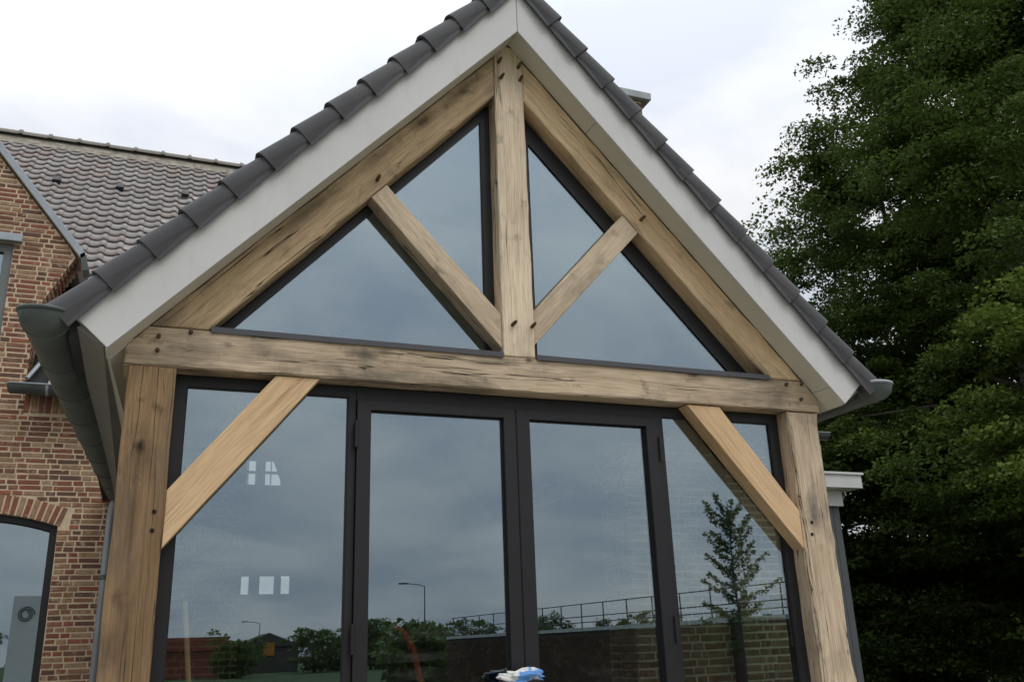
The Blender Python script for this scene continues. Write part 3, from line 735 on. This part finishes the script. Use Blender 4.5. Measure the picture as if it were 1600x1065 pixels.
# eaves gutter of the house
mb = MB(); na = 12; gy0, gz0, gr2 = EY-.07, EZ+.015, .082
def arcx(r_, x): return [(x, gy0+r_*math.cos(math.pi+math.pi*q/na), gz0+r_*math.sin(math.pi+math.pi*q/na)) for q in range(na+1)]
v = arcx(gr2, -3.10)+arcx(gr2, 6.0)+arcx(gr2-.004, -3.10)+arcx(gr2-.004, 6.0); k = na+1
f = [(q, q+1, k+q+1, k+q) for q in range(na)]+[(2*k+q+1, 2*k+q, 3*k+q, 3*k+q+1) for q in range(na)]
mb.add(v, f)
v = [(-3.10-.03*math.sin(b), gy0+gr2*math.cos(b)*math.cos(math.pi+math.pi*q/na), gz0+gr2*math.cos(b)*math.sin(math.pi+math.pi*q/na)) for b in np.linspace(0, math.pi/2, 6) for q in range(na+1)]
mb.add(v, [(b*k+q, b*k+q+1, (b+1)*k+q+1, (b+1)*k+q) for b in range(5) for q in range(na)])
hg = mb.build('gutter', ZINC, house, smooth=True)
mb = MB(); mb.tube([(6, gy0-gr2, gz0), (-3.10, gy0-gr2, gz0), (-3.13, gy0-gr2*.5, gz0), (-3.132, gy0+.05, gz0)], .009, 8); mb.build('rim', ZINC_L, hg, smooth=True)
for x in (-2.80, -2.3, 2.6, 3.2, 3.8):
    mb = MB(); v = arcx(gr2+.004, x-.012)+arcx(gr2+.004, x+.012); mb.add(v, f[:na]); mb.build('gutter_bracket', ZINC_L, hg)
mb = MB(); mb.box(-3.0, 6.0, HY-.1, HY-.02, 3.97, 3.995); mb.build('eaves_board', ZINC, house)
mb = MB(); mb.tube([(-3.0, HY-.12, 4.1), (-2.93, HY+.05, 4.3), (-2.9, HY+.2, 4.5)], .02, 8); mb.build('valley_lead', ZINC_L, house)
# house interior seen through the room: side/back walls, floor, far windows
HI = MB(); HI.box(-7, -6.9, 5.1, 14, 0, 3.9); HI.box(5.76, 5.96, 5.1, 14, 0, 3.9); HI.box(-6.89, 5.75, 5.11, 13.7, -.01, .02)
wins = [(-.18, .045, 4.76, 5.26), (.205, .53, 4.78, 5.24), (-.26, -.16, 2.85, 3.04), (-.135, .03, 2.71, 3.04), (.2, .5, 2.70, 3.04), (.60, .79, 2.70, 3.0)]
by0, by1 = 13.8, 14.0
# back wall as bands around its openings
def band(z0, z1, holes):
    x = -7
    for a, b in sorted(holes): HI.box(x, a, by0, by1, z0, z1); x = b
    HI.box(x, 6, by0, by1, z0, z1)
band(0, 2.70, []); band(2.70, 3.04, [(-.26, -.16), (-.135, .03), (.2, .5), (.60, .79)]); band(3.04, 4.76, []); band(4.76, 5.26, [(-.18, .045), (.205, .53)])
HI.prism([(-7, 5.26), (6, 5.26), (6, 6.03), (-7, 6.03)], by0, by1); HI.build('inner_wall', PLASTER, house)
for (a, b, z0, z1) in wins:
    fr = MB(); fr.box(a, a+.012, 13.82, 13.88, z0, z1); fr.box(b-.012, b, 13.82, 13.88, z0, z1)
    if z0 > 4: fr.box(a+.013, b-.013, 13.83, 13.87, (z0+z1)/2-.025, (z0+z1)/2+.025); fr.box((a+b)/2-.02-.03, (a+b)/2-.03, 13.835, 13.865, z0, z1)
    if z0 == 4.78:
        fr.prism([(.36, 5.24), (.53, 5.24), (.53, 4.80)], 13.80, 13.819)
    fo = fr.build('far_window', WGREY, house)
    mb = MB(); mb.box(a, b, 13.848, 13.852, z0, z1); mb.build('pane', CLEAR, fo)
# chimney
mb = MB(); mb.box(5.38, 5.88, 7.95, 8.5, 6.6, 10.93); ch = mb.build('chimney', MORTAR, house)
mb = MB()
for r_ in range(78):
    z = 10.9-.055*(r_+.5); x = 5.38
    while x < 5.87:
        w_ = .12 if r_ % 2 else .155; e_ = min(x+w_, 5.88); v, f = brick_geo(e_-x-.008, .046); mb.add([(p[0]+(x+e_)/2, p[1]+7.95, p[2]+z) for p in v], f)
        x = e_
    y = 7.95
    while y < 8.49:
        e_ = min(y+.14, 8.5); v, f = brick_geo(e_-y-.008, .046); mb.add([(5.38+p[1], (y+e_)/2-p[0], p[2]+z) for p in v], f); y = e_
    y = 7.95
    while y < 8.49:
        e_ = min(y+.14, 8.5); v, f = brick_geo(e_-y-.008, .046); mb.add([(5.88-p[1], (y+e_)/2+p[0], p[2]+z) for p in v], f); y = e_
tag(mb.build('brickwork', BRICK_S, ch), kind='stuff')
mb = MB(); mb.box(5.28, 6.05, 7.86, 8.6, 10.96, 11.10); mb.build('cap', STONE, ch, bevel=.01)

# ------------------------------------------------------------------ side annex
ann = empty('side_porch', (6.3, 5.3, 0), 'low dark grey boarded porch with flat roof beside the right post', 'porch')
GREYB = plain('dark_grey_boards', (.085, .092, .10), .6, .12, 5)
CORN = plain('pale_grey_cornice', (.58, .58, .575), .5, .05, 4)
mb = MB(); mb.box(6.01, 6.60, 5.215, 8.0, 0, 3.2); mb.build('wall', RUBBER, ann)
x = 6.02
while x < 6.6:
    mb = MB(); mb.box(x, min(x+.118, 6.615), 5.2, 5.214, .02, 3.19); mb.build('board', GREYB, ann, bevel=.002); x += .124
y = 5.216
while y < 8:
    mb = MB(); mb.box(6.601, 6.615, y, y+.118, .02, 3.19); mb.build('board', GREYB, ann, bevel=.002); y += .124
mb = MB(); mb.box(6.005, 6.65, 5.14, 8.05, 3.2, 3.405); mb.build('frieze', CORN, ann, bevel=.004)
mb = MB(); mb.box(6.005, 6.84, 4.95, 8.2, 3.41, 3.58); mb.box(6.005, 6.865, 4.925, 8.22, 3.58, 3.61); mb.build('cornice', CORN, ann, bevel=.003)

# ------------------------------------------------------------------ trees
def leaf_cloud(centres, radii, n_each, size, seed, flat=.4, up=.55):
    """n leaves round every centre: folded two-triangle leaves, numpy only"""
    g = np.random.default_rng(seed); C = np.repeat(centres, n_each, 0); Rr = np.repeat(radii, n_each, 0); n = len(C)
    d = g.normal(size=(n, 3)); d /= np.linalg.norm(d, axis=1)[:, None]; d *= (g.random(n)**.45)[:, None]
    d[:, 2] *= flat; P = C+d*Rr[:, None]
    P[:, 2] -= .25*Rr*(d[:, 0]**2+d[:, 1]**2)
    nrm = g.normal(size=(n, 3)); nrm[:, 2] = np.abs(nrm[:, 2])+up; nrm /= np.linalg.norm(nrm, axis=1)[:, None]
    a = np.cross(nrm, g.normal(size=(n, 3))); a /= np.linalg.norm(a, axis=1)[:, None]; b = np.cross(nrm, a)
    s_ = size*(.6+.8*g.random(n))[:, None]
    v = np.stack([P-a*s_*.5, P+b*s_*.32-nrm*s_*.05, P+a*s_*.55, P-b*s_*.32-nrm*s_*.05], 1).reshape(-1, 3)
    return v
def leaf_mesh(name, v, mat, parent):
    n = len(v)//4; me = bpy.data.meshes.new(name); me.vertices.add(len(v)); me.vertices.foreach_set('co', v.astype(np.float32).ravel())
    me.loops.add(n*4); me.loops.foreach_set('vertex_index', np.arange(n*4, dtype=np.int32)); me.polygons.add(n)
    me.polygons.foreach_set('loop_start', np.arange(0, n*4, 4, dtype=np.int32)); me.update(calc_edges=True); me.validate()
    return link(name, me, mat, parent)
def tree(loc, h, rad, label, mat, seed, nspray=700, nleaf=120, leaf=.11, base=.12, lean=(0, 0), group=None, name='broadleaf_tree', spray=(.45, .95), trunk=.3, shape=None, gaps=0, flat=.4):
    g = np.random.default_rng(seed); rr = random.Random(seed)
    t = empty(name, loc, label, 'tree', group)
    L0 = Vector(loc); cz = h*(base+(1-base)/2); hz = h*(1-base)/2
    mb = MB(); pts = [L0+Vector((lean[0]*k/8+.08*math.sin(k*1.3+seed), lean[1]*k/8+.08*math.cos(k*1.7+seed), h*.9*k/8)) for k in range(9)]
    mb.tube(pts, [trunk*(1.25-k*.145) for k in range(8)]+[trunk*.08], 9); mb.build('trunk', BARK, t, smooth=True)
    C = []; 
    nb = 34; mbb = MB()
    for i in range(nb):                       # limbs carry sprays along their outer two thirds
        f_ = base+.02+(1-base)*.9*(i+.5)/nb; az = i*2.4+rr.uniform(-.5, .5)
        zz = f_*h; u_ = (zz-cz)/hz; w_ = rad*(shape(f_) if shape else math.sqrt(max(.06, 1-abs(u_)**2.2)))*rr.uniform(.74, 1.12)
        p0 = L0+Vector((lean[0]*f_, lean[1]*f_, zz-.1*w_)); tip = p0+Vector((math.cos(az)*w_, math.sin(az)*w_, w_*rr.uniform(.05, .5)))
        mid = p0.lerp(tip, .5)+Vector((0, 0, .12*w_))
        mbb.tube([p0, mid, tip], [trunk*.32*(1.1-f_), trunk*.18*(1.1-f_), .01], 5, False)
        for q in range(nspray//nb):
            tt = .25+.75*rr.random()**.6; c0 = p0.lerp(tip, tt); sd_ = .17*w_*tt+.16
            C.append(c0+Vector((rr.gauss(0, sd_), rr.gauss(0, sd_), rr.gauss(0, sd_*.75)+.05)))
    mbb.build('branch', BARK, t, smooth=True)
    C = np.array([tuple(c) for c in C]); rad_ = g.uniform(spray[0], spray[1], len(C))
    if gaps:
        keep = ~np.any([np.linalg.norm(C-np.array(gp[:3]), axis=1) < gp[3] for gp in gaps], axis=0); C, rad_ = C[keep], rad_[keep]
    leaf_mesh('crown', leaf_cloud(C, rad_, nleaf, leaf, seed+5, flat), mat, t)
    return t
tree((14.0, 7.6, 0), 17.5, 4.3, 'tallest dark green tree behind the right gutter', LEAF_A, 21, 1700, 230, .082, .05, shape=lambda f: min(1, .85+.5*f, max(.1, 1-1.75*max(0, f-.50))), trunk=.34, spray=(.35, .8), flat=.28)
tree((12.5, 4.6, 0), 8.0, 2.6, 'nearer tree with fresh green leaf tips at the right edge', LEAF_B, 33, 442, 270, .085, .02, (.2, 0), trunk=.22, spray=(.4, .85), flat=.24)
tree((13.3, 13.6, 0), 8.8, 4.3, 'deep shaded tree standing low behind the grey porch', LEAF_C, 45, 1200, 150, .12, .02, trunk=.25, spray=(.4, .8))
tree((19.5, 8.5, 0), 15.5, 4.8, 'dense tree rising behind the nearer fresh green one', LEAF_C, 57, 800, 130, .13, .03, trunk=.3)
tree((16.0, 12.4, 0), 15.0, 3.9, 'dark green tree behind the tallest one, edging the roof tiles', LEAF_A, 63, 1300, 170, .095, .05, shape=lambda f: min(1, .85+.5*f, max(.1, 1-1.5*max(0, f-.62))), trunk=.3, spray=(.35, .8))
hd = empty('hedge', (16, 11, 0), 'tall dark hedge along the foot of the trees', 'hedge')
g_ = np.random.default_rng(4); hc = np.stack([g_.uniform(8.5, 26, 1100), g_.uniform(15, 18, 1100), g_.uniform(.1, 4.2, 1100)], 1); hc[:350, 1] = 13+.0*hc[:350, 1]+g_.uniform(3, 5, 350)
leaf_mesh('leaves', leaf_cloud(hc, g_.uniform(.4, .8, 1100), 90, .14, 9), LEAF_C, hd)
mb = MB()
for k in range(30): mb.tube([(8.8+k*.57, 16.5, 0), (8.8+k*.57+.2, 16.4, 2.4)], .04, 5)
mb.build('stems', BARK, hd)
# ------------------------------------------------------------------ things mirrored in the glass (they stand behind the camera)
sap = empty('sapling', (7.0, -8.0, 0), 'young sapling with ascending branches mirrored in the right hand side light', 'tree')
mb = MB(); mb.tube([(7.0, -8, 0), (7.02, -8, 1.4), (6.98, -8, 2.6), (7.0, -8, 3.75)], [.026, .02, .013, .005], 8); mb.build('trunk', BARK, sap, smooth=True)
rs_ = random.Random(5); mb = MB(); sc_, sr_ = [], []
for k in range(44):
    f_ = (k+.5)/44; z = 1.35+2.2*f_; az = k*2.4+rs_.uniform(-.4, .4); ln_ = (1.0-.62*f_)*rs_.uniform(.7, 1.05); up_ = .12+.75*f_
    p0 = Vector((7, -8, z)); p1 = p0+Vector((math.cos(az)*ln_*.5, math.sin(az)*ln_*.5, ln_*up_*.35)); p2 = p0+Vector((math.cos(az)*ln_*.9, math.sin(az)*ln_*.9, ln_*up_))
    mb.tube([p0, p1, p2], [.011, .007, .003], 4, False)
    for q in range(9):
        t_ = .12+.88*(q+.5)/9; c_ = (p0.lerp(p1, t_*2) if t_ < .5 else p1.lerp(p2, t_*2-1)); sc_.append(tuple(c_)); sr_.append(.085*(1.15-.5*t_))
mb.build('branch', BARK, sap)
leaf_mesh('crown', leaf_cloud(np.array(sc_), np.array(sr_), 13, .055, 77, flat=.7), LEAF_C, sap)
rw = empty('ramp_wall', (7, -12, 0), 'brick ramp wall with pale coping and metal railing mirrored low in the doors', 'wall')
A_, B_ = Vector((6.4, -21, 0)), Vector((7.9, -4.0, 0)); dv = (B_-A_); ln = dv.length; ang = math.atan2(dv.y, dv.x)
DARKBR = brick_mat('dark_ramp_brick', True, .26)
mw = Matrix.Translation(A_) @ Matrix.Rotation(ang, 4, 'Z')
mb = MB(); mb.box(0, ln, -.12, .12, -.02, 1.86); link('wall', mb.mesh('wall'), plain('dark_mortar', (.055, .048, .036), .9), rw, mw)
mb = MB()
for r_ in range(22):
    x = -(.12 if r_ % 2 else 0)
    while x < ln:
        v, f = brick_geo(.21, .065); mb.add([(p[0]+x+.11, -p[1]+.12, p[2]+.05+r_*.08) for p in v], f); x += .23
o = link('brickwork', mb.mesh('brickwork'), DARKBR, rw, mw); o['kind'] = 'stuff'
mb = MB(); mb.box(-.02, ln+.02, -.17, .17, 1.86, 1.93); link('coping', mb.mesh('coping'), STONE, rw, mw)
for z in (2.04, 2.16, 2.42):
    mb = MB(); mb.tube([(0, 0, z), (ln, 0, z)], .011, 6); link('rail', mb.mesh('rail'), FRAME, rw, mw)
for k in range(20):
    mb = MB(); mb.tube([(.1+k*(ln-.2)/19, 0, 1.931), (.1+k*(ln-.2)/19, 0, 2.43)], .013, 6); link('railing_post', mb.mesh('railing_post'), FRAME, rw, mw)
def lamp(x, y, h, label):
    t = empty('street_lamp', (x, y, 0), label, 'street lamp', 'street lamps beyond the lawn')
    mb = MB(); mb.tube([(x, y, 0), (x, y, h*.6), (x, y, h)], [.06, .045, .03], 8); mb.build('pole', FRAME, t)
    mb = MB(); mb.tube([(x, y, h), (x-.5, y, h+.12), (x-1.3, y, h+.2)], .03, 6); mb.build('arm', FRAME, t)
    mb = MB(); mb.box(x-1.9, x-1.25, y-.12, y+.12, h+.15, h+.25); mb.build('lamp_head', FRAME, t, bevel=.03)
lamp(16.9, -60, 5.9, 'street lamp mirrored in the left door leaf'); lamp(10.2, -100, 4.9, 'street lamp mirrored in the left side light')
REDR = plain('red_roof', (.20, .05, .035), .8, .2, 1); DGREY = plain('dark_house_wall', (.06, .055, .05), .8); ORANGE = plain('orange_panel', (.42, .15, .015), .6)
def far_house(x, y, w_, h, rh, rm, label, panel=False):
    t = empty('far_house', (x, y, 0), label, 'house', 'houses beyond the lawn')
    mb = MB(); mb.box(x-w_/2, x+w_/2, y-8, y, 0, h); mb.build('wall', DGREY if panel else REDR, t)
    mb = MB(); mb.prism([(x-w_/2-.3, h), (x+w_/2+.3, h), (x, h+rh)] if panel else [(x-w_/2, h), (x+w_/2, h), (x+w_/2-.6, h+rh), (x-w_/2+.6, h+rh)], y-8.3, y+.3); mb.build('roof', rm, t)
    if panel: mb = MB(); mb.box(x-.55, x+.55, y+.31, y+.4, h-.9, h+.35); mb.build('orange_panel', ORANGE, t)
far_house(2.2, -82, 7.5, 2.2, 1.1, REDR, 'long red brick house mirrored beside the left post')
far_house(10.6, -95, 6, 2.5, 1.3, DGREY, 'dark gabled house with orange panel mirrored in the left side light', True)
for i, (x, y, h, r_) in enumerate([(x_, y_, h_*.82, q_) for x_, y_, h_, q_ in [(5.5, -75, 3.2, 1.8), (13.5, -85, 4.6, 2.2), (16.5, -90, 3.6, 2), (19.5, -88, 5.6, 2.0), (21.5, -92, 4.4, 2.2), (9.3, -33, 3.0, 1.1), (8.2, -31, 2.7, 1.0), (25, -90, 4.8, 2.4),
                                   (29, -85, 5.0, 2.5), (33, -80, 4.6, 2.3), (37, -85, 5.2, 2.4), (42, -80, 4.6, 2.3), (47, -80, 5.5, 2.6), (-3, -80, 3.5, 2.2), (-9, -80, 4.4, 2.5), (-15, -75, 5, 2.6), (53, -75, 5, 2.6)]]):
    tree((x, y, 0), h, r_, 'distant bush mirrored low above the lawn', LEAF_A, 100+i, 102, 40, .26, .05, group='bushes along the far side of the lawn', name='far_bush', spray=(.5, .9), trunk=.12)

# ------------------------------------------------------------------ cloth on the door handle
CLOTH = Mat('white_blue_cloth'); cv = CLOTH.coord('Object')
CLOTH.set(CLOTH.mix(CLOTH.ramp(CLOTH.noise(cv, 13, 2), (.50, 0), (.56, 1)), (.75, .75, .74), (.13, .32, .68)), .9, 0, .2)
bm = bmesh.new(); bmesh.ops.create_icosphere(bm, subdivisions=4, radius=1)
for v in bm.verts:
    p = v.co; q = 1+.22*math.sin(5*p.x+3*p.z+1)+.16*math.sin(9*p.y-6*p.x)+.12*math.sin(13*p.z+8*p.x)
    v.co = Vector((p.x*.105*q-.02*p.z, p.y*.034*q, p.z*.03*q+.012*math.sin(4*p.x)))
for f_ in bm.faces: f_.smooth = True
me = bpy.data.meshes.new('cloth'); bm.to_mesh(me); bm.free()
tag(link('cloth', me, CLOTH.m, None, Matrix.Translation((-.045, .012, 1.462))), 'crumpled white and blue cloth lying over the door handle', 'cloth')

# ------------------------------------------------------------------ small things seen in or through the glass
SIGNW = plain('white_sign_panel', (.62, .64, .62), .5, .05, 2); SIGNG = plain('grey_sign_mark', (.10, .12, .11), .6)
sg = empty('sign_column', (-3.75, -4.9, 0), 'white sign column with a grey swirl emblem mirrored in the arched window', 'sign')
mb = MB(); mb.box(-3.98, -3.52, -5.1, -4.85, -.02, 2.78); mb.build('column', SIGNW, sg, bevel=.01)
mb = MB(); mb.tube([(-3.75+.14*math.cos(a)*(1-a*.045), -4.845, 2.45+.14*math.sin(a)*(1-a*.045)) for a in np.linspace(0, 14, 60)], .012, 6); mb.build('emblem', SIGNG, sg)
HOSE = plain('red_hose', (.30, .035, .02), .5)
mb = MB(); mb.tube([(-.60, .42, 1.72), (-.55, .42, 1.70), (-.49, .43, 1.60), (-.45, .44, 1.45), (-.425, .45, 1.25), (-.42, .46, .9), (-.44, .47, .02)], [.012, .016, .018, .018, .018, .016, .015], 10)
tag(mb.build('hose', HOSE, None, smooth=True), 'red hose standing in a curve behind the left door leaf', 'hose')
mb = MB(); mb.tube([(-1.42, .40, .012), (-1.645, .33, 1.86)], .012, 8)
tag(mb.build('pole', OAK_NEW, None, smooth=True), 'thin pale pole leaning inside the left side light', 'pole')
